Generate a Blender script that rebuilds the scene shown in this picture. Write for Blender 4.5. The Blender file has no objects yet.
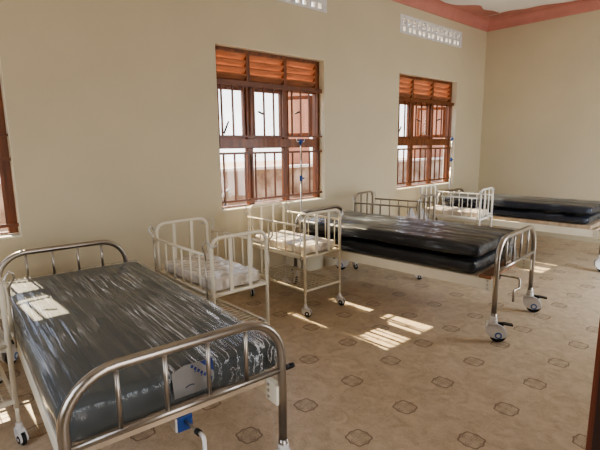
import bpy, math, random
from mathutils import Vector, Matrix, noise
random.seed(4)
PI = math.pi
SC = bpy.context.scene
COL = SC.collection
W, L = 3.793, 7.596            # inner face of the window wall (y) and of the far wall (x)
YR, XB = -0.75, -1.45          # right hand wall and wall behind the camera
HC = 3.43

# ------------------------------------------------------------------ materials
def new_mat(name):
    m = bpy.data.materials.new(name); m.use_nodes = True
    nt = m.node_tree; nt.nodes.clear()
    out = nt.nodes.new('ShaderNodeOutputMaterial')
    return m, nt, out
def N(nt, t, **k):
    n = nt.nodes.new(t)
    for a, b in k.items():
        if a == 'ins':
            for i, v in b.items(): n.inputs[i].default_value = v
        else: setattr(n, a, b)
    return n
def pbr(name, col, rough=.5, metal=0., var=.0, vscale=8., bump=0., bscale=40., stretch=(1, 1, 1), col2=None, spec=.5, coat=0., emit=0):
    m, nt, out = new_mat(name); l = nt.links
    p = N(nt, 'ShaderNodeBsdfPrincipled')
    p.inputs['Base Color'].default_value = (*col, 1); p.inputs['Roughness'].default_value = rough
    p.inputs['Metallic'].default_value = metal; p.inputs['Specular IOR Level'].default_value = spec
    p.inputs['Coat Weight'].default_value = coat
    l.new(p.outputs[0], out.inputs[0])
    tc = N(nt, 'ShaderNodeTexCoord'); mp = N(nt, 'ShaderNodeMapping'); mp.inputs['Scale'].default_value = stretch
    l.new(tc.outputs['Object'], mp.inputs[0])
    if var or col2:
        nz = N(nt, 'ShaderNodeTexNoise'); nz.inputs['Scale'].default_value = vscale; nz.inputs['Detail'].default_value = 5
        l.new(mp.outputs[0], nz.inputs['Vector'])
        mx = N(nt, 'ShaderNodeMix', data_type='RGBA')
        c2 = col2 or tuple(max(0, c * (1 - var)) for c in col); c1 = col if col2 else tuple(min(1, c * (1 + var)) for c in col)
        mx.inputs['A'].default_value = (*c1, 1); mx.inputs['B'].default_value = (*c2, 1)
        rp = N(nt, 'ShaderNodeValToRGB'); rp.color_ramp.elements[0].position = .35; rp.color_ramp.elements[1].position = .65
        l.new(nz.outputs[0], rp.inputs[0]); l.new(rp.outputs[0], mx.inputs['Factor']); l.new(mx.outputs['Result'], p.inputs['Base Color'])
    if bump:
        nb = N(nt, 'ShaderNodeTexNoise'); nb.inputs['Scale'].default_value = bscale; nb.inputs['Detail'].default_value = 4
        l.new(mp.outputs[0], nb.inputs['Vector'])
        bp = N(nt, 'ShaderNodeBump'); bp.inputs['Strength'].default_value = bump; bp.inputs['Distance'].default_value = .01
        l.new(nb.outputs[0], bp.inputs['Height']); l.new(bp.outputs[0], p.inputs['Normal'])
    return m

M = {}
M['wall'] = pbr('cream_plaster', (.56, .495, .355), .62, var=.03, vscale=1.5, bump=.06, bscale=60)
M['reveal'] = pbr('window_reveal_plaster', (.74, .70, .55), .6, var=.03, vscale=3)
M['ceiling'] = pbr('white_ceiling', (.82, .80, .77), .8, var=.02, vscale=2)
M['pink'] = pbr('salmon_cornice_paint', (.53, .235, .19), .55, var=.06, vscale=4)
M['vent'] = pbr('whitewashed_concrete', (.66, .65, .64), .8, var=.06, vscale=20)
M['wood'] = pbr('varnished_window_wood', (.175, .056, .017), .42, var=.35, vscale=6, stretch=(4, 4, .5), coat=.05)
M['louver'] = pbr('louver_wood', (.42, .185, .10), .45, var=.25, vscale=8, stretch=(.6, 4, 4))
M['bar'] = pbr('brown_painted_iron', (.15, .05, .018), .4, var=.15, vscale=10)
M['dark'] = pbr('dark_iron', (.03, .025, .022), .45, var=.1)
M['doorwood'] = pbr('dark_red_door_wood', (.14, .035, .014), .35, var=.3, vscale=5, stretch=(5, 5, .4))
M['doordark'] = pbr('dark_door_panel', (.035, .013, .008), .3, var=.3, vscale=5, stretch=(5, 5, .4))
M['chrome'] = pbr('stainless_tube', (.43, .39, .345), .30, metal=1., var=.05, vscale=5)
M['wire'] = pbr('bright_wire', (.55, .53, .5), .3, metal=1., var=.05)
M['enamel'] = pbr('cream_enamel_steel', (.82, .785, .66), .36, var=.04, vscale=6, coat=.2)
M['enamelcrib'] = pbr('ivory_enamel_steel', (.70, .64, .51), .38, var=.04, vscale=6, coat=.2)
M['enamelwhite'] = pbr('white_enamel_steel', (.80, .78, .72), .35, var=.03, vscale=6, coat=.2)
M['enamelshade'] = pbr('shade_toned_enamel_steel', (.33, .29, .235), .32, metal=.35, var=.05, vscale=6)  # cream enamel darkened in its colour to stand for shade
M['deck'] = pbr('beige_bed_board', (.50, .385, .27), .6, var=.18, vscale=5, stretch=(1, 3, 1))
M['rust'] = pbr('brown_board_end', (.22, .10, .04), .6, var=.4, vscale=9)
M['castor'] = pbr('white_caster_plastic', (.72, .70, .68), .35, var=.03)
M['rubber'] = pbr('black_rubber', (.012, .012, .013), .5, var=.1)
M['hub'] = pbr('blue_hub_disc', (.05, .16, .42), .4, var=.1)
M['blue'] = pbr('blue_plastic', (.02, .07, .27), .38, var=.1)
M['black'] = pbr('black_plastic', (.012, .012, .014), .4, var=.1)
M['mat_grey'] = pbr('charcoal_mattress_cover', (.046, .056, .058), .6, var=.12, vscale=3)
M['mat_black'] = pbr('black_mattress_cover', (.006, .007, .010), .45, var=.2, vscale=3)
M['mat_navy'] = pbr('navy_mattress_cover', (.006, .010, .024), .45, var=.2, vscale=3)
M['peach'] = pbr('peach_mattress_cover', (.48, .36, .29), .7, var=.12, vscale=6)
M['cardwhite'] = pbr('pale_card', (.21, .20, .185), .5, var=.06, vscale=12)
M['navy'] = pbr('navy_ink', (.012, .03, .16), .5, var=.1)
M['ink'] = pbr('dark_ink', (.02, .03, .07), .5, var=.1)
M['ground'] = pbr('dry_earth', (.42, .30, .21), .9, var=.25, vscale=1.2)
M['extwall'] = pbr('boundary_wall_stone', (.40, .30, .22), .9, col2=(.16, .095, .055), vscale=2.6)
M['extpink'] = pbr('pink_brown_house_wall', (.40, .19, .12), .9, var=.12, vscale=2)
M['coping'] = pbr('boundary_coping', (.55, .50, .44), .9, var=.1)
M['dishgrey'] = pbr('grey_dish', (.2, .2, .2), .6, var=.1)

def plastic(name, milky=.12, gloss=.10, sc=9., stretch=(7, .9, 2), bump=.5, rough=.13, tint=(.8, .82, .84), streak=.35, crumple=0., dist=.25, sharp=12):
    """clear polythene wrap: mostly see-through, glossy, milky folds with painted highlight streaks"""
    m, nt, out = new_mat(name); l = nt.links
    tc = N(nt, 'ShaderNodeTexCoord'); mp = N(nt, 'ShaderNodeMapping'); mp.inputs['Scale'].default_value = stretch
    mp.inputs['Rotation'].default_value = (0, 0, .06)
    l.new(tc.outputs['Object'], mp.inputs[0])
    nz = N(nt, 'ShaderNodeTexNoise'); nz.inputs['Scale'].default_value = sc * .5; nz.inputs['Detail'].default_value = 3; nz.inputs['Distortion'].default_value = dist
    l.new(mp.outputs[0], nz.inputs['Vector'])
    # ridges: 1-|2n-1| sharpened
    a = N(nt, 'ShaderNodeMath', operation='MULTIPLY_ADD'); a.inputs[1].default_value = 2; a.inputs[2].default_value = -1
    b = N(nt, 'ShaderNodeMath', operation='ABSOLUTE'); c = N(nt, 'ShaderNodeMath', operation='SUBTRACT'); c.inputs[0].default_value = 1
    d = N(nt, 'ShaderNodeMath', operation='POWER'); d.inputs[1].default_value = sharp
    l.new(nz.outputs[0], a.inputs[0]); l.new(a.outputs[0], b.inputs[0]); l.new(b.outputs[0], c.inputs[1]); l.new(c.outputs[0], d.inputs[0])
    # patchiness of the streaks, pale highlights painted as diffuse colour
    n2 = N(nt, 'ShaderNodeTexNoise'); n2.inputs['Scale'].default_value = 2.6; n2.inputs['Detail'].default_value = 2
    l.new(tc.outputs['Object'], n2.inputs['Vector'])
    rp = N(nt, 'ShaderNodeValToRGB'); rp.color_ramp.elements[0].position = .43; rp.color_ramp.elements[1].position = .64
    l.new(n2.outputs[0], rp.inputs[0])
    e = N(nt, 'ShaderNodeMath', operation='MULTIPLY'); l.new(d.outputs[0], e.inputs[0]); l.new(rp.outputs[0], e.inputs[1])
    f = N(nt, 'ShaderNodeMath', operation='MULTIPLY_ADD'); f.inputs[1].default_value = streak; f.inputs[2].default_value = milky
    l.new(e.outputs[0], f.inputs[0])
    bp = N(nt, 'ShaderNodeBump'); bp.inputs['Strength'].default_value = bump; bp.inputs['Distance'].default_value = .02
    l.new(nz.outputs[0], bp.inputs['Height'])
    nrm = bp
    if crumple:
        vo = N(nt, 'ShaderNodeTexVoronoi'); vo.inputs['Scale'].default_value = 16; vo.feature = 'DISTANCE_TO_EDGE'
        dn = N(nt, 'ShaderNodeTexNoise'); dn.inputs['Scale'].default_value = 7; dn.inputs['Detail'].default_value = 3
        l.new(tc.outputs['Object'], dn.inputs['Vector']); l.new(dn.outputs['Color'], vo.inputs['Vector'])
        b2 = N(nt, 'ShaderNodeBump'); b2.inputs['Strength'].default_value = crumple; b2.inputs['Distance'].default_value = .03
        l.new(dn.outputs[0], b2.inputs['Height']); l.new(bp.outputs[0], b2.inputs['Normal']); nrm = b2
    tr = N(nt, 'ShaderNodeBsdfTransparent'); df = N(nt, 'ShaderNodeBsdfDiffuse'); df.inputs[0].default_value = (*tint, 1)
    gl = N(nt, 'ShaderNodeBsdfGlossy'); gl.inputs['Roughness'].default_value = rough; gl.inputs[0].default_value = (.95, .97, 1, 1)
    l.new(nrm.outputs[0], gl.inputs['Normal']); l.new(nrm.outputs[0], df.inputs['Normal'])
    m1 = N(nt, 'ShaderNodeMixShader'); l.new(f.outputs[0], m1.inputs[0]); l.new(tr.outputs[0], m1.inputs[1]); l.new(df.outputs[0], m1.inputs[2])
    lw = N(nt, 'ShaderNodeLayerWeight'); lw.inputs[0].default_value = .5; l.new(nrm.outputs[0], lw.inputs['Normal'])
    fr = N(nt, 'ShaderNodeMath', operation='POWER'); fr.inputs[1].default_value = 5.; l.new(lw.outputs['Facing'], fr.inputs[0])
    g = N(nt, 'ShaderNodeMath', operation='MULTIPLY_ADD'); g.inputs[1].default_value = .8; g.inputs[2].default_value = gloss; g.use_clamp = True
    l.new(fr.outputs[0], g.inputs[0])
    m2 = N(nt, 'ShaderNodeMixShader'); l.new(g.outputs[0], m2.inputs[0]); l.new(m1.outputs[0], m2.inputs[1]); l.new(gl.outputs[0], m2.inputs[2])
    l.new(m2.outputs[0], out.inputs[0])
    return m
M['wrap_grey'] = plastic('clear_wrap_streaked', milky=.025, gloss=.03, rough=.12, streak=.95, sc=13, bump=.45, stretch=(5, .16, 2), dist=.06, sharp=34)
M['wrap_black'] = plastic('clear_wrap_tight', milky=.012, gloss=.02, rough=.05, streak=.6, sc=9, bump=.7, stretch=(3, .2, 4), dist=.15, sharp=44, tint=(.62, .72, .85))
M['wrap_crib'] = plastic('clear_wrap_crumpled', milky=.62, gloss=.05, rough=.2, streak=.4, bump=.5, stretch=(2, 1.2, 2), tint=(.82, .77, .68), crumple=.8)
M['sheet'] = plastic('loose_polythene', milky=.55, gloss=.08, rough=.2, streak=.3, bump=.5, stretch=(2, 2, 2), tint=(.85, .86, .9), crumple=.6)

def glass_mat():
    m, nt, out = new_mat('window_glass'); l = nt.links
    tr = N(nt, 'ShaderNodeBsdfTransparent'); gl = N(nt, 'ShaderNodeBsdfGlossy'); gl.inputs['Roughness'].default_value = .03
    lw = N(nt, 'ShaderNodeLayerWeight'); lw.inputs[0].default_value = .5
    pw = N(nt, 'ShaderNodeMath', operation='POWER'); pw.inputs[1].default_value = 5.; l.new(lw.outputs['Facing'], pw.inputs[0])
    fr = N(nt, 'ShaderNodeMath', operation='MULTIPLY_ADD'); fr.inputs[1].default_value = .7; fr.inputs[2].default_value = .03; l.new(pw.outputs[0], fr.inputs[0])
    mx = N(nt, 'ShaderNodeMixShader'); l.new(fr.outputs[0], mx.inputs[0]); l.new(tr.outputs[0], mx.inputs[1]); l.new(gl.outputs[0], mx.inputs[2])
    l.new(mx.outputs[0], out.inputs[0]); return m
M['glass'] = glass_mat()

def floor_mat():
    m, nt, out = new_mat('printed_ceramic_tiles'); l = nt.links
    p = N(nt, 'ShaderNodeBsdfPrincipled'); l.new(p.outputs[0], out.inputs[0])
    tc = N(nt, 'ShaderNodeTexCoord'); sx = N(nt, 'ShaderNodeSeparateXYZ'); l.new(tc.outputs['Object'], sx.inputs[0])
    def mth(op, a, b=None, c=None):
        n = N(nt, 'ShaderNodeMath', operation=op)
        for i, v in enumerate((a, b, c)):
            if v is None: continue
            if isinstance(v, (int, float)): n.inputs[i].default_value = v
            else: l.new(v, n.inputs[i])
        return n.outputs[0]
    def local(o, off):   # metres from the nearest tile corner
        t = mth('MULTIPLY_ADD', o, 1 / .4, -off / .4)
        return mth('MULTIPLY', mth('SUBTRACT', t, mth('ROUND', t)), .4)
    u = local(sx.outputs[0], 1.6016); v = local(sx.outputs[1], 1.3604)
    r = mth('SQRT', mth('ADD', mth('MULTIPLY', u, u), mth('MULTIPLY', v, v)))
    th = mth('ARCTAN2', v, u)
    c4 = mth('COSINE', mth('MULTIPLY', th, 4)); c12 = mth('COSINE', mth('MULTIPLY', th, 8))
    rad = mth('ADD', mth('MULTIPLY_ADD', c4, -.0030, .0605), mth('MULTIPLY', c12, .0032))
    def band(x, w): return mth('LESS_THAN', mth('ABSOLUTE', x), w)
    def sband(x, w): 
        n = N(nt, 'ShaderNodeMapRange'); n.inputs['From Min'].default_value = w * .5; n.inputs['From Max'].default_value = w * 1.3
        n.inputs['To Min'].default_value = 1; n.inputs['To Max'].default_value = 0
        l.new(mth('ABSOLUTE', x), n.inputs['Value']); return n.outputs[0]
    ring = sband(mth('SUBTRACT', r, rad), .0052)
    inside = mth('LESS_THAN', r, rad)
    # petals inside: a small looped cross
    pet = sband(mth('SUBTRACT', r, mth('MULTIPLY', mth('ABSOLUTE', mth('COSINE', mth('MULTIPLY', th, 2))), .05)), .0045)
    cross = mth('MAXIMUM', sband(u, .0028), sband(v, .0028))
    inner = mth('MULTIPLY', mth('MAXIMUM', pet, mth('MULTIPLY', cross, .7)), inside)
    ink = mth('MAXIMUM', ring, mth('MULTIPLY', inner, .75))
    grout = mth('MULTIPLY', mth('MAXIMUM', sband(u, .0028), sband(v, .0028)), mth('SUBTRACT', 1, inside))
    n1 = N(nt, 'ShaderNodeTexNoise'); n1.inputs['Scale'].default_value = 9; n1.inputs['Detail'].default_value = 6; n1.inputs['Distortion'].default_value = 1.2
    l.new(tc.outputs['Object'], n1.inputs['Vector'])
    r1 = N(nt, 'ShaderNodeValToRGB'); e = r1.color_ramp.elements
    e[0].position = .3; e[0].color = (.425, .325, .215, 1); e[1].position = .72; e[1].color = (.60, .485, .35, 1)
    l.new(n1.outputs[0], r1.inputs[0])
    # pale veins
    n2 = N(nt, 'ShaderNodeTexNoise'); n2.inputs['Scale'].default_value = 20; n2.inputs['Detail'].default_value = 3; n2.inputs['Distortion'].default_value = 2.
    mp = N(nt, 'ShaderNodeMapping'); mp.inputs['Scale'].default_value = (1.6, .7, 1); mp.inputs['Rotation'].default_value = (0, 0, .7)
    l.new(tc.outputs['Object'], mp.inputs[0]); l.new(mp.outputs[0], n2.inputs['Vector'])
    vein = mth('POWER', mth('SUBTRACT', 1, mth('ABSOLUTE', mth('MULTIPLY_ADD', n2.outputs[0], 2, -1))), 18)
    def mix(f, a, b):
        x = N(nt, 'ShaderNodeMix', data_type='RGBA'); l.new(f, x.inputs['Factor'])
        if isinstance(a, tuple): x.inputs['A'].default_value = a
        else: l.new(a, x.inputs['A'])
        x.inputs['B'].default_value = b; return x.outputs['Result']
    c = mix(mth('MULTIPLY', vein, .45), r1.outputs[0], (.70, .58, .45, 1))
    c = mix(mth('MULTIPLY', grout, .5), c, (.60, .47, .34, 1))
    c = mix(mth('MAXIMUM', mth('MULTIPLY', ink, .70), mth('MULTIPLY', inside, .10)), c, (.105, .05, .032, 1))
    l.new(c, p.inputs['Base Color'])
    p.inputs['Roughness'].default_value = .36; p.inputs['Specular IOR Level'].default_value = .45
    bp = N(nt, 'ShaderNodeBump'); bp.inputs['Strength'].default_value = .05; bp.inputs['Distance'].default_value = .004
    l.new(n1.outputs[0], bp.inputs['Height']); l.new(bp.outputs[0], p.inputs['Normal'])
    return m
M['floor'] = floor_mat()

# ------------------------------------------------------------------ mesh builder
class MB:
    def __init__(s): s.v = []; s.f = []; s.sm = []
    def add(s, vs, fs, smooth=False):
        o = len(s.v); s.v += [tuple(v) for v in vs]; s.f += [tuple(i + o for i in f) for f in fs]; s.sm += [smooth] * len(fs); return s
    def box(s, x0, x1, y0, y1, z0, z1, mat=None):
        vs = [Vector(p) for p in ((x0, y0, z0), (x1, y0, z0), (x1, y1, z0), (x0, y1, z0), (x0, y0, z1), (x1, y0, z1), (x1, y1, z1), (x0, y1, z1))]
        if mat is not None: vs = [mat @ v for v in vs]
        return s.add(vs, [(0, 3, 2, 1), (4, 5, 6, 7), (0, 1, 5, 4), (1, 2, 6, 5), (2, 3, 7, 6), (3, 0, 4, 7)])
    def tube(s, pts, r, n=10, closed=False, cap=True):
        pts = [Vector(p) for p in pts]; k = len(pts); rings = []
        rs = r if isinstance(r, (list, tuple)) else [r] * k
        def tan(i):
            if closed: return (pts[(i + 1) % k] - pts[i - 1]).normalized()
            if i == 0: return (pts[1] - pts[0]).normalized()
            if i == k - 1: return (pts[-1] - pts[-2]).normalized()
            return ((pts[i + 1] - pts[i]).normalized() + (pts[i] - pts[i - 1]).normalized()).normalized()
        t0 = tan(0); a = Vector((0, 0, 1)) if abs(t0.z) < .9 else Vector((1, 0, 0))
        nrm = (a - t0 * a.dot(t0)).normalized(); vs = []
        for i in range(k):
            t = tan(i); nrm = (nrm - t * nrm.dot(t)); nrm = nrm.normalized() if nrm.length > 1e-6 else t.orthogonal().normalized()
            bn = t.cross(nrm)
            for j in range(n):
                an = 2 * PI * j / n; vs.append(pts[i] + (nrm * math.cos(an) + bn * math.sin(an)) * rs[i])
        fs = []
        for i in range(k if closed else k - 1):
            i2 = (i + 1) % k
            for j in range(n): fs.append((i * n + j, i * n + (j + 1) % n, i2 * n + (j + 1) % n, i2 * n + j))
        s.add(vs, fs, True)
        if cap and not closed:
            o = len(s.v) - len(vs)
            s.f += [tuple(o + j for j in reversed(range(n))), tuple(o + (k - 1) * n + j for j in range(n))]; s.sm += [False, False]
        return s
    def rbar(s, a, b, w, d, up=(0, 1, 0)):   # flat bar from a to b, width w across, depth d along up
        a, b = Vector(a), Vector(b); t = (b - a).normalized(); u = Vector(up); u = (u - t * u.dot(t)).normalized(); x = t.cross(u)
        vs = [p + x * (i * w / 2) + u * (j * d / 2) for p in (a, b) for i, j in ((-1, -1), (1, -1), (1, 1), (-1, 1))]
        return s.add(vs, [(3, 2, 1, 0), (4, 5, 6, 7), (0, 1, 5, 4), (1, 2, 6, 5), (2, 3, 7, 6), (3, 0, 4, 7)])
    def prism(s, poly, h0, h1, axis='z', smooth=False):   # polygon extruded along an axis
        n = len(poly)
        def P(a, b, h): return {'z': (a, b, h), 'y': (a, h, b), 'x': (h, a, b)}[axis]
        vs = [P(a, b, h0) for a, b in poly] + [P(a, b, h1) for a, b in poly]
        s.add(vs, [tuple(reversed(range(n))), tuple(range(n, 2 * n))]); o = len(s.v) - 2 * n
        for i in range(n): s.f.append((o + i, o + (i + 1) % n, o + n + (i + 1) % n, o + n + i)); s.sm.append(smooth)
        return s
    def lathe(s, prof, c, n=20, axis='z'):   # profile of (radius, height)
        vs = []
        for r, h in prof:
            for j in range(n):
                a = 2 * PI * j / n; p, q = r * math.cos(a), r * math.sin(a)
                vs.append({'z': (c[0] + p, c[1] + q, c[2] + h), 'x': (c[0] + h, c[1] + p, c[2] + q), 'y': (c[0] + p, c[1] + h, c[2] + q)}[axis])
        fs = [(i * n + j, i * n + (j + 1) % n, (i + 1) * n + (j + 1) % n, (i + 1) * n + j) for i in range(len(prof) - 1) for j in range(n)]
        s.add(vs, fs, True); o = len(s.v) - len(vs)
        s.f += [tuple(o + j for j in reversed(range(n))), tuple(o + (len(prof) - 1) * n + j for j in range(n))]; s.sm += [False, False]
        return s
    def build(s, name, mat, parent=None, bevel=0., loc=None, kind=None):
        me = bpy.data.meshes.new(name); me.from_pydata([tuple(v) for v in s.v], [], s.f); me.update()
        for p, q in zip(me.polygons, s.sm): p.use_smooth = q
        import bmesh
        bm = bmesh.new(); bm.from_mesh(me); bmesh.ops.recalc_face_normals(bm, faces=bm.faces); bm.to_mesh(me); bm.free()
        me.materials.append(M[mat] if isinstance(mat, str) else mat)
        o = bpy.data.objects.new(name, me); COL.objects.link(o)
        if parent: o.parent = parent
        if loc: o.location = loc
        if kind: o['kind'] = kind
        if bevel:
            b = o.modifiers.new('bevel', 'BEVEL'); b.width = bevel; b.segments = 2; b.limit_method = 'ANGLE'
        return o

def tag(o, label, cat, group=None):
    o['label'] = label; o['category'] = cat
    if group: o['group'] = group
    return o
def thing(name, label, cat, loc=(0, 0, 0), rz=0., group=None):
    o = bpy.data.objects.new(name, None); COL.objects.link(o); o.empty_display_size = .1
    o.location = loc; o.rotation_euler = (0, 0, rz); return tag(o, label, cat, group)
def copy_tree(o, parent=None):
    c = o.copy(); COL.objects.link(c); c.parent = parent
    for ch in [x for x in bpy.data.objects if x.parent == o]: copy_tree(ch, c)
    return c
def arc(cx, cz, r, a0, a1, n=8):
    return [(cx + r * math.cos(a0 + (a1 - a0) * i / n), cz + r * math.sin(a0 + (a1 - a0) * i / n)) for i in range(n + 1)]
def arch_pts(w, h, r, z0, y=0.):   # inverted U, in the local xz plane
    p = [(-w / 2, z0)] + arc(-w / 2 + r, h - r, r, PI, PI / 2) + arc(w / 2 - r, h - r, r, PI / 2, 0) + [(w / 2, z0)]
    return [(a, y, b) for a, b in p]

# ------------------------------------------------------------------ setting
WT = .20                                                     # wall thickness
WINS = [(-.80, .645), (2.36, 3.795), (5.215, 6.73)]
ZS, ZT = .84, 2.425
VENTS = [(2.25, 3.83), (5.20, 6.79)]
VZ0, VZ1 = 2.93, 3.16
wl = MB(); rv = MB()
# window wall with openings
xs = sorted({XB, L} | {x for w in WINS for x in w} | {x for w in VENTS for x in w})
def in_any(x, ws): return any(a - 1e-6 <= x <= b + 1e-6 for a, b in ws)
for a, b in zip(xs[:-1], xs[1:]):
    m = (a + b) / 2
    spans = [(0, ZS)] + ([] if in_any(m, WINS) else [(ZS, ZT)]) + [(ZT, VZ0)] + ([] if in_any(m, VENTS) else [(VZ0, VZ1)]) + [(VZ1, HC + .1)]
    for z0, z1 in spans: wl.box(a, b, W, W + WT, z0, z1)
wl.build('wall_left', 'wall', kind='structure')
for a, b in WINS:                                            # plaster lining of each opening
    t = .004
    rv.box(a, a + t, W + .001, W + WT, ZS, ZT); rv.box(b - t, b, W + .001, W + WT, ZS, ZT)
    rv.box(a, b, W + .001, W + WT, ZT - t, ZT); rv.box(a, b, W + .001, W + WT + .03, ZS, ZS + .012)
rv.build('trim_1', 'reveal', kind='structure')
MB().box(L, L + .2, YR - .2, W + WT, 0, HC + .1).build('wall_back', 'wall', kind='structure')
# right hand wall: an open doorway by the camera and a wide open double door further along
wr = MB(); DR = [(.10, 1.22, 2.12), (4.55, 6.35, 2.3)]
xx = [XB, .10, 1.22, 4.55, 6.35, L]
for i, (a, b) in enumerate(zip(xx[:-1], xx[1:])):
    top = {1: 2.12, 3: 2.3}.get(i)
    wr.box(a, b, YR - .2, YR, top or 0, HC + .1)
wr.build('wall_right', 'wall', kind='structure')
wf = MB(); wf.box(XB - .2, XB, YR - .2, .7, 0, HC + .1); wf.box(XB - .2, XB, 2.3, W + WT, 0, HC + .1)
wf.box(XB - .2, XB, .7, 2.3, 0, .8); wf.box(XB - .2, XB, .7, 2.3, 2.4, HC + .1)  # unseen opening added for the fill lamp behind the camera
wf.build('wall_front', 'wall', kind='structure')
MB().box(XB - .2, L + .2, YR - .2, W + WT, -.12, 0).build('floor', 'floor', kind='structure')
MB().box(XB - .2, L + .2, YR - .2, W + WT, HC, HC + .12).build('ceiling', 'ceiling', kind='structure')
# salmon cornice: coved strip along window wall and far wall, and the others
def cove(n=6):
    p = [(0, 3.285), (.012, 3.285), (.016, 3.30)]
    p += [(.016 + .085 * (1 - math.cos(i / n * PI / 2)), 3.30 + (HC - .012 - 3.30) * math.sin(i / n * PI / 2)) for i in range(1, n + 1)]
    return p + [(.115, HC - .012), (.115, HC), (0, HC)]
cv = cove()
MB().prism([(W - a, b) for a, b in cv], XB, L, 'x').build('trim_2', 'pink', kind='structure')
MB().prism([(L - a, b) for a, b in cv], YR, W - .0, 'y').build('trim_3', 'pink', kind='structure')
MB().prism([(YR + a, b) for a, b in cv], XB, L, 'x').build('trim_4', 'pink', kind='structure')
# painted scalloped border on the ceiling (paint layer, wavy edge, wide in the corner)
bd = MB()
def sig(x): return 1 / (1 + math.exp(-x))
def wav_win(t): return .125 + .22 * sig((1.2 - t) / .06) * (1 + .12 * math.sin(t * 14)) + .018 * abs(math.sin(t * 4.2))
def wav_far(t): return .135 + .25 * sig((1.05 - t) / .17) * (1 + .10 * math.sin(t * 13 + 1)) + .018 * abs(math.sin(t * 4.2))
n = 220
def strip(pts, edge, z_=.003):
    vs = []; fs = []
    for p in pts: vs += [(p[0], p[1], HC - z_), (*edge(p), HC - z_)]
    for i in range(len(pts) - 1): fs.append((2 * i, 2 * i + 1, 2 * i + 3, 2 * i + 2))
    bd.add(vs, fs)
t0 = .46
strip([(L - t, W - wav_win(t)) for t in (t0 + (L - XB - t0 - .05) * i / n for i in range(n + 1))], lambda p: (p[0], W - .02))
strip([(L - wav_far(t), W - t) for t in (.02 + (W - YR - .07) * i / n for i in range(n + 1))], lambda p: (L - .02, p[1]), .005)
strip([(L - t, W - .36 - .04 * math.sin((t - .40) / .12 * PI)) for t in (.40 + .12 * i / 10 for i in range(11))], lambda p: (p[0], W - .02), .0042)
bd.build('trim_5', 'pink', kind='structure')

# pierced vents above the windows
def vent(x0, x1, label):
    m = MB(); y0, y1 = W - .006, W + .035; nu = 13; e = .045
    m.box(x0 + e, x1 - e, y0, y1, VZ0, VZ0 + .028); m.box(x0 + e, x1 - e, y0, y1, VZ1 - .032, VZ1)
    m.box(x0, x0 + e, y0, y1, VZ0, VZ1); m.box(x1 - e, x1, y0, y1, VZ0, VZ1)
    zm = (VZ0 + VZ1) / 2 - .015; m.box(x0 + e, x1 - e, y0 + .0008, y1 - .0008, zm - .018, zm + .016)
    u = (x1 - x0 - 2 * e) / nu; za, zb = VZ0 + .028, VZ1 - .032
    for k in range(nu):
        a = x0 + e + k * u
        def solid(f0, f1, h0, h1): m.box(a + u * f0, a + u * f1, y0, y1, h0, h1)
        solid(0, .19, za, zb); solid(.81, 1, za, zb)
        zl = zm - .018; zu = zm + .016; h = (zb - zu) / 4
        solid(.16, .34, za, zl) if k % 2 else solid(.66, .84, za, zl)          # small lower openings
        A, B = ((.16, .5), (.5, .84)) if k % 3 else ((.5, .84), (.16, .5))      # curled S shaped upper openings
        solid(*A, zu + h * .9, zu + h * 1.5); solid(*B, zu + h * 2.4, zu + h * 3.0)
    o = m.build('vent_block', 'vent'); tag(o, label, 'vent', 'pierced vent blocks above the windows'); return o
vent(*VENTS[0], 'pierced white vent block above the middle window, cut by the top edge of the photo')
vent(*VENTS[1], 'long pierced white vent block high above the far right window, below the salmon cornice')

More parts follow.
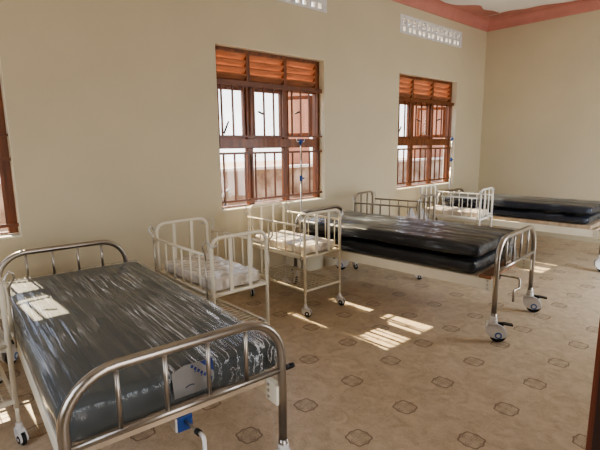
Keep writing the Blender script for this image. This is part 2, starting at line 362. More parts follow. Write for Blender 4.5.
# windows
def window(idx, x0, x1, open_right):
    root = bpy.data.objects.new('window_%d' % idx, None); COL.objects.link(root); root['kind'] = 'structure'
    yf, yb = W + .085, W + .145; z0, z1 = ZS + .02, ZT - .006; w = x1 - x0
    f = MB(); s = .062
    f.box(x0, x0 + s, yf, yb, z0, z1); f.box(x1 - s, x1, yf, yb, z0, z1)
    f.box(x0 + s, x1 - s, yf, yb, z1 - .032, z1); f.box(x0 + s, x1 - s, yf, yb, z0, z0 + .012)
    f.box(x0 + s, x1 - s, yf - .006, yb, 2.055, 2.125)           # transom under the louvers
    f.box(x0 + s, x1 - s, yf - .004, yb, 1.452, 1.550)           # mid rail
    cs = [x0 + w * .303, x0 + w * .645] if idx > 1 else [x0 + w * .40, x0 + w * .785]; hw = .036  # first window's unseen mullions shifted to keep sun off the floor
    for c in cs:
        f.box(c - hw, c + hw, yf + .004, yb - .004, z0 + .012, 1.452); f.box(c - hw, c + hw, yf + .004, yb - .004, 1.550, 2.055)
        f.box(c - hw * .6, c + hw * .6, yf + .004, yb - .004, 2.125, z1 - .032)
    f.build('window_frame', 'wood', root, bevel=.003)
    cols = [(x0 + s, cs[0] - hw), (cs[0] + hw, cs[1] - hw), (cs[1] + hw, x1 - s)]
    lcols = [(x0 + s, cs[0] - hw * .6), (cs[0] + hw * .6, cs[1] - hw * .6), (cs[1] + hw * .6, x1 - s)]
    for a, b in lcols:
        nl = 4; zz0, zz1 = 2.125, z1 - .032; p = (zz1 - zz0) / nl
        for k in range(nl):
            zc = zz0 + p * (k + .5)
            m = MB(); R = Matrix.Translation((0, (yf + yb) / 2, zc)) @ Matrix.Rotation(math.radians(-42), 4, 'X')
            m.box(a + .002, b - .002, -.042, .042, -.005, .005, R)
            m.build('louver_slat', 'louver', root)
    for k, (a, b) in enumerate(cols):
        if not (open_right and k == 2):
            sa = MB(); t = .026
            for za, zb in ((1.550, 2.055),):
                sa.box(a, a + t, yb - .035, yb, za, zb); sa.box(b - t, b, yb - .035, yb, za, zb)
                sa.box(a + t, b - t, yb - .035, yb, za, za + t); sa.box(a + t, b - t, yb - .035, yb, zb - t, zb)
            o = sa.build('sash', 'wood', root)
            MB().box(a + t, b - t, yb - .02, yb - .016, 1.550 + t, 2.055 - t).build(*(('sun_block_panel', 'wood') if idx == 1 and k < 2 else ('pane', 'glass')), o)  # wooden panels added in unseen columns to block sun from the floor
        else:                                                        # the sash swung open, hinged on the right
            piv = Matrix.Translation((b, yb, 0)) @ Matrix.Rotation(math.radians(-62), 4, 'Z'); ww = b - a; t = .04
            sa = MB()
            for q in ((-ww, -ww + t), (-t, 0)): sa.box(q[0], q[1], 0, .035, 1.58, 2.05, piv)
            sa.box(-ww + t, -t, 0, .035, 1.58, 1.58 + t, piv); sa.box(-ww + t, -t, 0, .035, 2.05 - t, 2.05, piv)
            o = sa.build('sash', 'wood', root)
            MB().box(-ww + t, -t, .015, .019, 1.58 + t, 2.05 - t, piv).build('pane', 'glass', o)
        MB().box(a, b, yb - .02, yb - .016, z0 + .012, 1.452).build('pane', 'glass', root)
        st = MB().tube([(a + .06 + .02 * k, yf + .01, 1.60 if k == 0 else 1.83), (a + .10 + .03 * k, yf - .02, 1.72 if k == 0 else 1.80 + .05 * (k == 2))], .010, 6)
        st.build('window_stay', 'dark', root)
    yg = W + .045
    g = MB()
    for z, hgt in ((2.085, .042), (1.575, .018), (1.405, .022), (.925, .024)):
        g.box(x0 - .0, x1 + .0, yg - .006, yg + .006, z - hgt / 2, z + hgt / 2)
    g.box(x1 - .0, x1 + .03, yg - .006, yg + .006, 2.064, 2.106) if False else None
    gr = g.build('grille_frame', 'bar', root)
    nb = 11
    for k in range(nb):
        x = x0 + .075 + (w - .15) * k / (nb - 1)
        for za, zb in ((1.575, 2.085), (.925, 1.405)):
            MB().box(x - .0075, x + .0075, yg - .0075, yg + .0075, za, zb).build('grille_bar', 'bar', gr)
    return root
window(1, *WINS[0], False); window(2, *WINS[1], True); window(3, *WINS[2], True)

# door leaf standing open close to the camera, at the right edge
dr = bpy.data.objects.new('door_1', None); COL.objects.link(dr); dr['kind'] = 'structure'
dx = 1.20; de = .283
m = MB(); m.box(dx, dx + .04, de - .085, de, .012, 2.06); m.box(dx, dx + .04, YR + .02, YR + .12, .012, 2.06)
for a, b in ((.012, .16), (.85, 1.0), (1.93, 2.06)): m.box(dx, dx + .04, YR + .12, de - .085, a, b)
m.build('door_frame', 'doorwood', dr, bevel=.003)
m = MB(); m.box(dx + .012, dx + .028, YR + .12, de - .085, .16, .85); m.box(dx + .012, dx + .028, YR + .12, de - .085, 1.0, 1.93)
m.box(dx - .004, dx, YR + .10, de - .014, .06, 2.0)
m.build('door_panel', 'doordark', dr)
h = MB().tube([(dx - .004, de - .06, 1.02), (dx - .05, de - .06, 1.02), (dx - .055, de - .17, 1.02)], .009, 10).build('door_handle', 'chrome', dr)

# ------------------------------------------------------------------ outside
MB().box(-30, 45, W + WT, 40, -.35, -.15).build('ground', 'ground', kind='structure')
MB().box(-30, 45, -30, YR - .2, -.35, -.15).build('ground', 'ground', kind='structure')
m = MB(); m.box(-14, 30, 8.2, 8.4, -.2, .95)
bw = m.build('boundary_wall', 'extwall'); tag(bw, 'rough brown boundary wall in the yard outside the windows', 'wall')
MB().box(-14, 30, 8.16, 8.44, .95, 1.01).build('coping', 'coping', bw)
def house(x0, x1, y0, y1, h, label):
    r = thing('neighbour_house', label, 'house', ((x0 + x1) / 2, (y0 + y1) / 2, -.15))
    hx, hy = (x1 - x0) / 2, (y1 - y0) / 2
    MB().box(-hx, hx, -hy, hy, 0, h).build('house_wall', 'extpink', r)
    MB().box(-hx - .2, hx + .2, -hy - .2, hy + .2, h, h + .12).build('roof', 'coping', r)
    MB().box(-hx + .25, -hx + .75, -hy - .03, -hy, 1.0, 2.0).build('shutter', 'wood', r)
house(13.3, 15.0, 8.9, 9.25, 3.3, 'pink brown house seen outside through the far right window')
pl = thing('gate_pillar', 'tall pink brown pillar outside the right part of the middle window', 'pillar', (7.98, 9.05, -.15))
MB().box(-.36, .36, -.15, .15, 0, 3.2).build('shaft', 'extpink', pl); MB().box(-.42, .42, -.21, .21, 3.2, 3.32).build('cap', 'coping', pl)
ds = thing('satellite_dish', 'small round grey dish in the yard seen through the middle window', 'dish', (4.15, 6.55, -.15))
MB().tube([(0, 0, 0), (0, 0, .72)], .02, 8).build('pole', 'dark', ds)
m = MB().lathe([(.01, .03), (.07, .035), (.12, .015), (.15, -.02), (.152, -.012), (.12, .025), (.07, .047), (.01, .045)], (0, 0, 0), 20, 'y')
d = m.build('dish', 'dishgrey', ds, loc=(0, -.03, .80)); d.rotation_euler = (.5, 0, .6)

# ------------------------------------------------------------------ casters
def caster(parent, x, y, ang, size=1.0, big=True):
    """swivel caster: white forked housing, black wheel with a coloured hub disc, brake pedal"""
    s = size; R = Matrix.Translation((x, y, 0)) @ Matrix.Rotation(ang, 4, 'Z')
    tr = .028 * s
    m = MB()
    # housing: side profile (local yz) extruded across x
    prof = [(-.045, .105), (-.035, .128), (.02, .128), (.055, .112), (.078, .080), (.082, .056), (.069, .037), (.024, .027), (-.016, .036), (-.040, .062)]
    for a, b in ((-.026, -.015), (.015, .026)):
        m.prism([(p * s, q * s) for p, q in prof], a * s, b * s, 'x')
    m.prism([(p * s, q * s) for p, q in ((-.045, .105), (-.035, .129), (.02, .129), (.055, .113), (.05, .105))], -.026 * s, .026 * s, 'x')
    m.tube([(0, 0, .120 * s), (0, 0, .150 * s)], .024 * s, 14); m.tube([(0, 0, .146 * s), (0, 0, .172 * s)], .021 * s, 14)
    m.v = [tuple(R @ Vector(v)) for v in m.v]
    c = m.build('caster', 'castor', parent, bevel=.003 * s)
    wc = (0, .030 * s, .052 * s)
    def mk(mm, name, mt):
        mm.v = [tuple(R @ Vector(v)) for v in mm.v]; return mm.build(name, mt, c)
    q = .0515 * s
    mk(MB().lathe([(q * .8, -.0135 * s), (q, -.009 * s), (q, .009 * s), (q * .8, .0135 * s)], wc, 24, 'x'), 'wheel', 'rubber')
    for sgn in (-1, 1):
        mk(MB().lathe([((.021 if big else .030) * s, sgn * .026 * s), ((.021 if big else .030) * s, sgn * .0285 * s)], wc, 18, 'x'), 'hub_ring', 'hub' if big else 'rubber')
        mk(MB().lathe([(.0125 * s, sgn * .0285 * s), (.0125 * s, sgn * .0296 * s)], wc, 14, 'x'), 'hub_cap', 'castor')
    if big:
        mm = MB(); mm.box(-.016 * s, .016 * s, .045 * s, .098 * s, .128 * s, .138 * s, Matrix.Rotation(-.12, 4, 'X'))
        mm.box(-.010 * s, .010 * s, .028 * s, .06 * s, .112 * s, .132 * s)
        mk(mm, 'brake_pedal', 'black')
    return c

# ------------------------------------------------------------------ beds
BW, BL, BH = .83, 2.07, .782
def board(parent, y, name):
    m = MB().tube(arch_pts(BW, BH, .175, .19, y), .0185, 16)
    m.tube([(-BW / 2, y, .545), (BW / 2, y, .545)], .0125, 12)
    m.tube([(-BW / 2, y, .17), (-BW / 2, y, .225)], .0215, 14); m.tube([(BW / 2, y, .17), (BW / 2, y, .225)], .0215, 14)
    b = m.build(name, 'chrome', parent)
    for k in range(4):
        x = -.245 + k * .163
        MB().tube([(x, y, .545), (x, y, BH)], .0085, 10).build('spindle', 'chrome', b)
    return b
def make_bed(label, loc, rz, group):
    r = thing('hospital_bed', label, 'bed', loc, rz, group)
    yf, yh = -BL / 2, BL / 2
    board(r, yf, 'footboard'); board(r, yh, 'headboard')
    for sx in (-1, 1):
        x = sx * (BW / 2 - .012)
        m = MB(); m.box(x - .012, x + .012, yf + .03, yh - .03, .392, .476)
        rl = m.build('side_rail', 'enamel', r, bevel=.004)
        for y, sg in ((yf, 1), (yh, -1)):        # corner plates that hook on the posts
            q = MB(); q.box(x - .017, x + .017, min(y + sg * .0, y + sg * .085), max(y + sg * .0, y + sg * .085), .385, .474)
            cp = q.build('corner_plate', 'enamel', rl, bevel=.003)
            for z in (.405, .434, .462): MB().tube([(x - .022, y + sg * .06, z), (x + .022, y + sg * .06, z)], .007, 8).build('bolt', 'wire', rl)
    for y in (yf + .155, 0., yh - .10):
        m = MB(); m.box(-BW / 2 + .025, BW / 2 - .025, y - .012, y + .012, .418, .452)
        m.build('cross_rail', 'enamel', r, bevel=.003)
    m = MB(); m.box(-BW / 2 + .026, BW / 2 - .026, yf + .13, yh - .04, .453, .479); m.build('bed_board', 'deck', r, bevel=.003)
    m = MB(); m.box(-BW / 2 + .026, BW / 2 - .026, yf + .085, yf + .129, .455, .477); m.build('board_end', 'deck', r)
    for sx, y, a in ((-1, yf, .5), (1, yf, .35), (-1, yh, 2.6), (1, yh, -2.6)):
        caster(r, sx * BW / 2, y, a + PI, 1.18)
    # black clip at the right foot post
    m = MB(); m.box(BW / 2 + .01, BW / 2 + .05, yf - .012, yf + .012, .54, .552); m.tube([(BW / 2 + .045, yf, .546), (BW / 2 + .062, yf, .546)], .011, 8)
    m.build('clip', 'black', r)
    return r
GB = 'hospital beds along the window wall'
def local_to_foot(fx, fy, rz):    # bed centre for a given middle of the footboard
    return (fx - math.sin(rz) * BL / 2, fy + math.cos(rz) * BL / 2, 0)
RA, RB, RC = -.068, .075, .03
bedA = make_bed('nearest hospital bed with steel hoop ends, under one grey mattress, lower left of the photo', local_to_foot(.703, 1.405, RA), RA, GB)
bedB = copy_tree(bedA); bedB['label'] = 'middle hospital bed with steel hoop ends, carrying two black mattresses, between the cribs'
bedB.location = local_to_foot(3.62, 1.455, RB); bedB.rotation_euler.z = RB
bedC = copy_tree(bedA); bedC['label'] = 'farthest hospital bed by the far wall, cut by the right edge of the photo'
bedC.location = local_to_foot(6.295, 1.455, RC); bedC.rotation_euler.z = RC

def crank(bed, unfolded):
    y = -BL / 2 + .165; yy = -BL / 2; x = .033
    m = MB(); m.box(x - .032, x + .032, y - .03, y + .03, .352, .417)
    g = m.build('crank_box', 'blue' if unfolded else 'black', bed, bevel=.004)
    MB().box(x - .040, x - .032, y - .026, y + .026, .356, .413).build('cover_plate', 'castor', g)
    if unfolded:
        MB().tube([(x, y - .03, .395), (x + .01, yy + .012, .398)], .0075, 10).build('crank_shaft', 'wire', bed)
        MB().tube([(x + .006, yy + .045, .397), (x + .008, yy + .022, .398)], .0125, 10).build('crank_collar', 'black', bed)
        MB().tube([(x + .01, yy + .014, .398), (x + .010, yy - .004, .397), (x + .010, yy - .012, .385), (x + .010, yy - .014, .30), (x + .010, yy - .024, .288), (x + .012, yy - .12, .283)], .0085, 10).build('crank_handle', 'castor', bed)
    else:
        MB().tube([(x, y - .03, .395), (x, yy + .03, .395)], .0075, 10).build('crank_shaft', 'wire', bed)
        z = .395; MB().tube([(x, yy + .04, z), (x + .01, yy - .005, z), (x + .015, yy - .02, z - .012), (x + .015, yy - .022, z - .075), (x + .005, yy - .022, z - .086), (x - .105, yy - .022, z - .072), (x - .115, yy - .022, z - .082), (x - .115, yy - .022, z - .165)], .0085, 10).build('crank_handle', 'chrome', bed)
for ch in bedB.children:
    if ch.name.startswith('board_end'):
        ch.data = MB().box(-BW / 2 - .004, .08, -BL / 2 + .035, -BL / 2 + .128, .4775, .498).build('board_end', 'rust', bedB, bevel=.003).data; bpy.data.objects.remove([o for o in bedB.children if o.data == ch.data and o != ch][0])
for ch in bedC.children:
    if ch.name.startswith('bed_board'): ch.scale = (1, 1, 2.6); ch.location.z = .479 * -1.6 + .041
crank(bedA, True); crank(bedB, False); crank(bedC, False)

# ------------------------------------------------------------------ mattresses
def soft_box(sx, sy, sz, r, nx, ny, nz, amp=0., fr=4., seed=0, stretch=(1, 1, 1), crown=0., ridged=False, fold=0.):
    """rounded cushion, its skin rippled by noise; base at z=0"""
    idx = {}; vs = []; fs = []
    def P(i, j, k):
        key = (i, j, k)
        if key in idx: return idx[key]
        p = Vector(((i / nx - .5) * sx, (j / ny - .5) * sy, (k / nz - .5) * sz))
        q = Vector((max(-sx / 2 + r, min(sx / 2 - r, p.x)), max(-sy / 2 + r, min(sy / 2 - r, p.y)), max(-sz / 2 + r, min(sz / 2 - r, p.z))))
        d = p - q
        nrm = d.normalized() if d.length > 1e-9 else Vector((0, 0, 1))
        out = q + nrm * r if d.length > 1e-9 else p
        if amp:
            t = Vector((out.x * stretch[0], out.y * stretch[1], out.z * stretch[2])) * fr + Vector((seed * 7.3, seed * 3.1, 0))
            a = (1 - 3 * abs(noise.noise(t))) + .5 * noise.noise(t * 2.1) if ridged else noise.noise(t) + .5 * noise.noise(t * 2.1)
            out = out + nrm * a * amp
        if fold:
            t = Vector((out.x * 5.5 + out.z * 6 + seed * 4.7, out.y * .75, seed * 1.9))
            out = out + nrm * fold * (noise.noise(t) + .45 * noise.noise(t * 2.3 + Vector((0, out.y, 0))))
        if crown and out.z > 0: out.z += crown * (1 - (2 * out.x / sx) ** 2) * (1 - (2 * out.y / sy) ** 2)
        out.z = max(out.z, -sz / 2)
        idx[key] = len(vs); vs.append((out.x, out.y, out.z + sz / 2)); return idx[key]
    for i in range(nx):
        for j in range(ny):
            fs.append((P(i, j, nz), P(i + 1, j, nz), P(i + 1, j + 1, nz), P(i, j + 1, nz))); fs.append((P(i, j, 0), P(i, j + 1, 0), P(i + 1, j + 1, 0), P(i + 1, j, 0)))
    for i in range(nx):
        for k in range(nz):
            fs.append((P(i, 0, k), P(i + 1, 0, k), P(i + 1, 0, k + 1), P(i, 0, k + 1))); fs.append((P(i, ny, k), P(i, ny, k + 1), P(i + 1, ny, k + 1), P(i + 1, ny, k)))
    for j in range(ny):
        for k in range(nz):
            fs.append((P(0, j, k), P(0, j, k + 1), P(0, j + 1, k + 1), P(0, j + 1, k))); fs.append((P(nx, j, k), P(nx, j + 1, k), P(nx, j + 1, k + 1), P(nx, j, k + 1)))
    m = MB(); m.add(vs, fs, True); return m
def mattress(label, bed, z, h, wrap, fabric, w=.86, ln=1.88, yoff=.055, xoff=0., seed=1, group=None, amp=.0035, drz=0., fold=.003):
    rz = bed.rotation_euler.z + drz; c = bed.location + Matrix.Rotation(rz, 3, 'Z') @ Vector((xoff, yoff, 0))
    t = thing('mattress', label, 'mattress', (c.x, c.y, z), rz, group)
    soft_box(w - .016, ln - .016, h - .008, .03, 14, 28, 4, .003, 3, seed, crown=.006).build('mattress_core', fabric, t)
    soft_box(w, ln, h, .034, 110, 64, 10, amp, 9, seed, (1.6, .22, 1.6), crown=.007, ridged=True, fold=fold).build('plastic_wrap', wrap, t)
    return t
GM = 'polythene wrapped bed mattresses'
mattress('charcoal grey mattress in streaked clear plastic on the nearest bed, patched with sunlight', bedA, .482, .142, 'wrap_grey', 'mat_grey', w=.905, ln=1.93, yoff=.035, xoff=.0375, seed=1, group=GM)
mattress('lower of two black plastic wrapped mattresses stacked on the middle bed', bedB, .484, .112, 'wrap_black', 'mat_black', w=.85, ln=1.87, yoff=.06, amp=.005, fold=.008, seed=2, group=GM)
mattress('upper of two black plastic wrapped mattresses stacked on the middle bed', bedB, .619, .112, 'wrap_black', 'mat_black', w=.88, ln=1.90, yoff=.048, xoff=.01, seed=3, group=GM, amp=.006, fold=.014)
mattress('lower of two dark mattresses on the farthest bed', bedC, .526, .092, 'wrap_black', 'mat_navy', w=.83, ln=1.87, yoff=.06, xoff=.015, seed=4, group=GM)
mattress('upper of two dark navy mattresses on the farthest bed', bedC, .642, .094, 'wrap_black', 'mat_navy', amp=.005, fold=.008, w=.84, ln=1.90, yoff=.048, xoff=.015, seed=5, group=GM)

# information cards at the foot ends
def info_card(label, bed, x, y, z, tilt_y, w, h, marks=True):
    rz = bed.rotation_euler.z; c = bed.location + Matrix.Rotation(rz, 3, 'Z') @ Vector((x, y, 0))
    t = thing('info_card', label, 'card', (c.x, c.y, z), rz)
    R = Matrix.Rotation(math.radians(-9), 4, 'X')
    a = .36 * w
    card = MB(); card.prism([(-w / 2, 0), (w / 2 - .02, 0), (w / 2, .03), (w / 2, h * .98), (-w / 2 + .05, h), (-w / 2, h * .86)], -.0015, .0015, 'y')
    card.v = [tuple(R @ Vector(v)) for v in card.v]; card.build('card_sheet', 'cardwhite', t)
    if marks:
        m = MB(); m.prism([(w * .18, h * .975), (w * .5, h * .975), (w * .5, h * .52)], -.0025, -.0016, 'y'); m.v = [tuple(R @ Vector(v)) for v in m.v]; m.build('printed_corner', 'navy', t)
        m = MB()
        for k in range(7):        # slanting row of small printed characters
            u = -.02 * w + k * .072 * w; v = h * (.90 - k * .098)
            m.prism([(u - .006, v - .003), (u + .002, v - .009), (u + .008, v + .001), (u, v + .007)], -.0025, -.0016, 'y')
            if k % 2: m.prism([(u - .004, v - .013), (u - .001, v - .015), (u + .002, v - .010), (u - .001, v - .008)], -.0025, -.0016, 'y')
        m.v = [tuple(R @ Vector(v)) for v in m.v]; m.build('printed_text', 'navy', t)
        m = MB().tube([(-w * .22, -.002, h * .26), (-w * .15, -.002, h * .30), (-w * .06, -.002, h * .31), (-w * .01, -.002, h * .28)], .0022, 6)
        m.v = [tuple(R @ Vector(v)) for v in m.v]; m.build('pen_mark', 'ink', t)
    else:
        m = MB()
        for k in range(4): m.box(-w * .3, w * .25 - .02 * (k % 2), -.0026, -.0016, h * (.2 + .17 * k), h * (.2 + .17 * k) + .010)
        m.v = [tuple(R @ Vector(v)) for v in m.v]; m.build('printed_text', 'ink', t)
    return t
info_card('pale card with a navy corner leaning at the foot of the nearest bed', bedA, .06, -BL / 2 + .082, .535, 0, .17, .115)
info_card('grey card leaning at the foot of the middle bed behind its footboard', bedB, .21, -BL / 2 + .085, .49, 0, .12, .19, False)

# ------------------------------------------------------------------ cribs
CW, CL, CH = .432, .79, .905
def make_crib(label, loc, rz, group, ln=CL):
    r = thing('baby_crib', label, 'crib', loc, rz, group)
    E = 'enamelcrib'
    for sy in (-1, 1):
        y = sy * ln / 2
        m = MB().tube(arch_pts(CW, CH, .07, .20, y), .0125, 12)
        m.tube([(-CW / 2, y, .53), (CW / 2, y, .53)], .0115, 10)
        for sx in (-1, 1): m.tube([(sx * CW / 2, y, .10), (sx * CW / 2, y, .22)], .0095, 10)
        p = m.build('end_panel', E, r)
        for x in (-.075, .075): MB().rbar((x, y, .53), (x, y, CH), .024, .009).build('panel_bar', E, p)
    for sx in (-1, 1):
        x = sx * (CW / 2 + .034); ye = ln / 2 - .022
        m = MB().tube([(x, -ye, .805), (x, ye, .805)], .0095, 10); m.tube([(x, -ye, .555), (x, ye, .555)], .0085, 10)
        s = m.build('side_rail', E, r)
        for k in range(6):
            y = -ye + .075 + (2 * ye - .15) * k / 5
            MB().tube([(x, y, .555), (x, y, .805)], .0058, 8).build('baluster', E, s)
        for sy in (-1, 1):
            y = sy * (ye + .004)
            MB().tube([(x, y, .50), (x, y, .79)], .0042, 8).build('guide_rod', 'wire', s)
            yb = sy * ln / 2
            h = MB().tube([(x, y, .77), (x, y, .81), (x + sx * .012, y + sy * .004, .835), (x + sx * .026, y + sy * .014, .858), (x + sx * .022, y + sy * .02, .884), (x + sx * .004, y + sy * .02, .898),
                           (x - sx * .010, yb + sy * .014, .884), (x - sx * .018, yb + sy * .016, .862), (x - sx * .030, yb + sy * .015, .853), (x - sx * .045, yb + sy * .0145, .856), (x - sx * .075, yb + sy * .0145, .862)], .0048, 8)
            h.build('wire_hook', 'wire', s)
    m = MB(); m.box(-CW / 2 + .004, CW / 2 - .004, -ln / 2 + .006, ln / 2 - .006, .518, .536)
    for sx in (-1, 1): m.box(sx * (CW / 2) - .010, sx * (CW / 2) + .010, -ln / 2, ln / 2, .512, .540)
    m.build('mattress_base', E, r)
    zz = .235
    m = MB()
    for sy in (-1, 1): m.rbar((-CW / 2, sy * ln / 2, zz), (CW / 2, sy * ln / 2, zz), .020, .018, (0, 0, 1))
    for sx in (-1, 1): m.rbar((sx * CW / 2, -ln / 2, zz), (sx * CW / 2, ln / 2, zz), .020, .018, (0, 0, 1))
    sh = m.build('shelf_frame', E, r)
    m = MB(); st = .05
    nx_ = int(CW / .045); ny_ = int(ln / .045)
    for i in range(1, nx_): m.tube([(-CW / 2 + CW * i / nx_, -ln / 2, zz + .003), (-CW / 2 + CW * i / nx_, ln / 2, zz + .003)], .0027, 5)
    for j in range(1, ny_): m.tube([(-CW / 2, -ln / 2 + ln * j / ny_, zz + .007), (CW / 2, -ln / 2 + ln * j / ny_, zz + .006)], .0027, 5)
    m.build('shelf_mesh', E, sh)
    for sx in (-1, 1):
        for sy in (-1, 1): caster(r, sx * CW / 2, sy * ln / 2, {(-1, -1): PI + .5, (1, -1): PI + .2, (-1, 1): PI - .5, (1, 1): PI + 1.0}[(sx, sy)], .68, big=False)
    return r
GC = 'baby cribs beside the beds'
def ctr(fx, fy, rz, ln=CL): return (fx - math.sin(rz) * ln / 2, fy + math.cos(rz) * ln / 2, 0)
c1 = make_crib('cream baby crib beside the nearest bed, its lower part hidden by that bed', ctr(1.639, 2.43, 0), 0, GC)
c2 = copy_tree(c1); c2['label'] = 'cream baby crib below the middle window with its wire shelf and casters in view'
c2.location = ctr(2.735, 2.76, 0); c2.rotation_euler.z = 0
c3 = copy_tree(c1); c3['label'] = 'shade-toned baby crib behind the middle bed, lower part hidden by the black mattresses'
c3.location = ctr(4.37, 2.76, .20); c3.rotation_euler.z = .20
c4 = copy_tree(c1); c4['label'] = 'white baby crib in front of the farthest bed, below the far right window'
c4.location = ctr(5.57, 2.66, .12); c4.rotation_euler.z = .12
c0 = copy_tree(c1); c0['label'] = 'baby crib left of the nearest bed, mostly cut off by the left edge'
c0.location = ctr(.312 - CW / 2, 2.50, 0); c0.rotation_euler.z = 0
def repaint(o, old, new):
    for ch in o.children_recursive:
        if ch.type == 'MESH' and ch.data.materials and ch.data.materials[0] == M[old]:
            ch.data = ch.data.copy(); ch.data.materials[0] = M[new]
bpy.context.view_layer.update()
repaint(c3, 'enamelcrib', 'enamelshade'); repaint(c4, 'enamelcrib', 'enamelwhite')
def crib_mattress(label, crib, seed):
    t = thing('crib_mattress', label, 'mattress', (crib.location.x, crib.location.y, .542), crib.rotation_euler.z, 'crib mattresses')
    soft_box(.372, .715, .07, .018, 8, 12, 3, .002, 4, seed).build('mattress_core', 'peach', t)
    m = soft_box(.380, .724, .080, .016, 44, 76, 8, .006, 13, seed, (1, 1, .6))
    m.build('plastic_wrap', 'wrap_crib', t)
    return t
crib_mattress('peach mattress under crumpled clear plastic in the crib beside the nearest bed', c1, 1)
crib_mattress('peach mattress under crumpled clear plastic in the crib below the middle window', c2, 2)
crib_mattress('plastic covered mattress in the shade-toned crib behind the middle bed', c3, 3)
crib_mattress('whitish plastic covered mattress in the white crib before the farthest bed', c4, 4)
crib_mattress('plastic covered mattress in the crib cut off by the left edge', c0, 5)

# loose crumpled polythene standing up in the shade-toned crib
def poly_sheet(label, x, y, z, w, d, h, seed):
    n = 16; vs = []; fs = []
    for i in range(n + 1):
        for j in range(n + 1):
            u, v = i / n * 2 - 1, j / n * 2 - 1
            pk = max(0, 1 - (abs(u) * .9 + abs(v) * .9)) ** .8
            q = noise.noise(Vector((u * 2 + seed * 5, v * 2, seed))) * .3 + noise.noise(Vector((u * 5 + seed, v * 5, 2))) * .15
            vs.append((u * w / 2, v * d / 2, max(0., h * (pk * (1 + q)) + .004 * abs(q))))
    for i in range(n):
        for j in range(n): a = i * (n + 1) + j; fs.append((a, a + n + 1, a + n + 2, a + 1))
    m = MB(); m.add(vs, fs, False); o = m.build('plastic_sheet', 'sheet', loc=(x, y, z)); tag(o, label, 'plastic'); return o
poly_sheet('left peak of crumpled clear plastic inside the shade-toned crib', 4.32, 2.93, .632, .13, .14, .13, 1)
poly_sheet('right peak of crumpled clear plastic by the end panel of the shade-toned crib', 4.475, 2.89, .632, .14, .14, .115, 2)

# ------------------------------------------------------------------ drip stands fixed at the bed heads
def iv_pole(label, x, y, top, knob, col, hook_z=0):
    t = thing('drip_stand', label, 'stand', (x, y, 0), .35)
    MB().tube([(0, 0, .018), (0, 0, top * .72)], .009, 10).build('outer_tube', 'wire', t)
    MB().tube([(0, 0, top * .70), (0, 0, top - .02)], .006, 10).build('pole', 'wire', t)
    m = MB(); m.lathe([(.011, -.03), (.016, -.022), (.016, .022), (.011, .03)], (0, 0, knob), 12); m.tube([(0, 0, knob), (.035, -.02, knob)], .008, 8)
    m.build('clamp_knob', col, t)
    m = MB(); m.lathe([(.008, -.035), (.014, -.02), (.022, .0), (.02, .018), (.006, .024)], (0, 0, top), 12); m.box(-.04, .04, -.007, .007, top - .004, top + .010)
    m.build('hook_hub', 'blue', t)
    for a in (0, PI):
        c, s_ = math.cos(a), math.sin(a)
        MB().tube([(c * .03, s_ * .03, top + .003), (c * .075, s_ * .075, top - .002), (c * .088, s_ * .088, top + .012), (c * .085, s_ * .085, top + .03)], .0035, 7).build('hook', 'castor', t)
    for a in range(3):
        c, s_ = math.cos(a * 2.094), math.sin(a * 2.094)
        MB().tube([(0, 0, .05), (c * .05, s_ * .05, .035), (c * .13, s_ * .13, .010)], .008, 8).build('foot', 'wire', t)
    return t
iv_pole('thin drip stand with a blue hook hub rising before the middle window', 3.225, 3.58, 1.515, 1.13, 'blue')
iv_pole('thin drip stand with blue clamps beside the far right window, by the farthest bed', 6.34, 3.62, 1.545, 1.235, 'blue')

# ------------------------------------------------------------------ light
wd = bpy.data.worlds.new('sky'); SC.world = wd; wd.use_nodes = True
nt = wd.node_tree; nt.nodes.clear()
ow = nt.nodes.new('ShaderNodeOutputWorld'); bg = nt.nodes.new('ShaderNodeBackground'); nt.links.new(bg.outputs[0], ow.inputs[0])
tcw = nt.nodes.new('ShaderNodeTexCoord'); sp = nt.nodes.new('ShaderNodeSeparateXYZ'); nt.links.new(tcw.outputs['Generated'], sp.inputs[0])
rpw = nt.nodes.new('ShaderNodeValToRGB'); nt.links.new(sp.outputs[2], rpw.inputs[0])
e = rpw.color_ramp.elements; e[0].position = 0; e[0].color = (.95, .93, .90, 1); e[1].position = .6; e[1].color = (.55, .70, 1., 1)
nt.links.new(rpw.outputs[0], bg.inputs[0]); bg.inputs[1].default_value = 4.2
sun = bpy.data.lights.new('sun', 'SUN'); sun.energy = 24; sun.angle = .009; sun.color = (1, .83, .56)
so = bpy.data.objects.new('sun', sun); COL.objects.link(so)
so.rotation_euler = Vector((.03, -1, -.985)).to_track_quat('-Z', 'Y').to_euler()
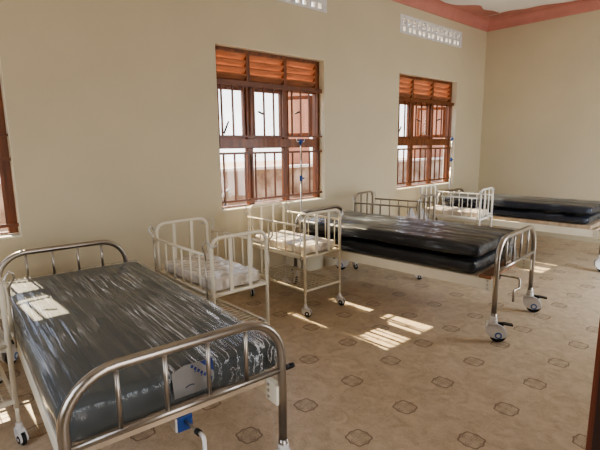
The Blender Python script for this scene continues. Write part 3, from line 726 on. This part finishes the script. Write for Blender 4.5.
def portal(x, y, z, sx, sz, ny):
    a = bpy.data.lights.new('sky_portal', 'AREA'); a.shape = 'RECTANGLE'; a.size = sx; a.size_y = sz; a.cycles.is_portal = True
    o = bpy.data.objects.new('sky_portal', a); COL.objects.link(o); o.location = (x, y, z)
    o.rotation_euler = Vector((0, ny, 0)).to_track_quat('-Z', 'Y').to_euler()
for a, b in WINS: portal((a + b) / 2, W + WT + .02, (ZS + ZT) / 2, b - a, ZT - ZS, -1)
def daylight_fill(x, y, z, sx, sz, d, power, col):     # soft area fill set in an unseen doorway or window opening
    a = bpy.data.lights.new('opening_fill', 'AREA'); a.shape = 'RECTANGLE'; a.size = sx; a.size_y = sz; a.energy = power; a.color = col
    o = bpy.data.objects.new('opening_fill', a); COL.objects.link(o); o.location = (x, y, z)
    o.rotation_euler = Vector(d).to_track_quat('-Z', 'Y').to_euler()
daylight_fill(.66, YR - .10, 1.06, 1.1, 2.1, (0, 1, 0), 15, (1, .95, .88)); daylight_fill(XB - .1, 1.5, 1.6, 1.55, 1.55, (1, 0, 0), 17, (.92, .96, 1)); daylight_fill(5.50, YR - .12, 1.15, 1.75, 2.25, (0, 1, -.45), 125, (.86, .93, 1))  # front wall lamp is added fill, no such source is known

# ------------------------------------------------------------------ camera
fw = Vector((0.65639985, 0.73404788, -0.17410614)); rr = Vector((0.74390638, -0.66816791, -0.01244761)); uu = Vector((0.12546927, 0.12134806, 0.98464822))
cam = bpy.data.cameras.new('camera'); cam.sensor_width = 36; cam.lens = 36 * 450.64 / 600; cam.clip_start = .02; cam.clip_end = 200
co = bpy.data.objects.new('camera', cam); COL.objects.link(co)
mw = Matrix((rr, uu, -fw)).transposed().to_4x4(); mw.translation = (0, 0, 1.4769); co.matrix_world = mw
SC.camera = co
SC.view_settings.view_transform = 'AgX'
try: SC.view_settings.look = 'AgX - Medium High Contrast'
except Exception: pass
SC.view_settings.exposure = -.38
SC.cycles.max_bounces = 14; SC.cycles.diffuse_bounces = 8; SC.cycles.transparent_max_bounces = 16; SC.cycles.use_denoising = True
SC.cycles.sample_clamp_indirect = 8
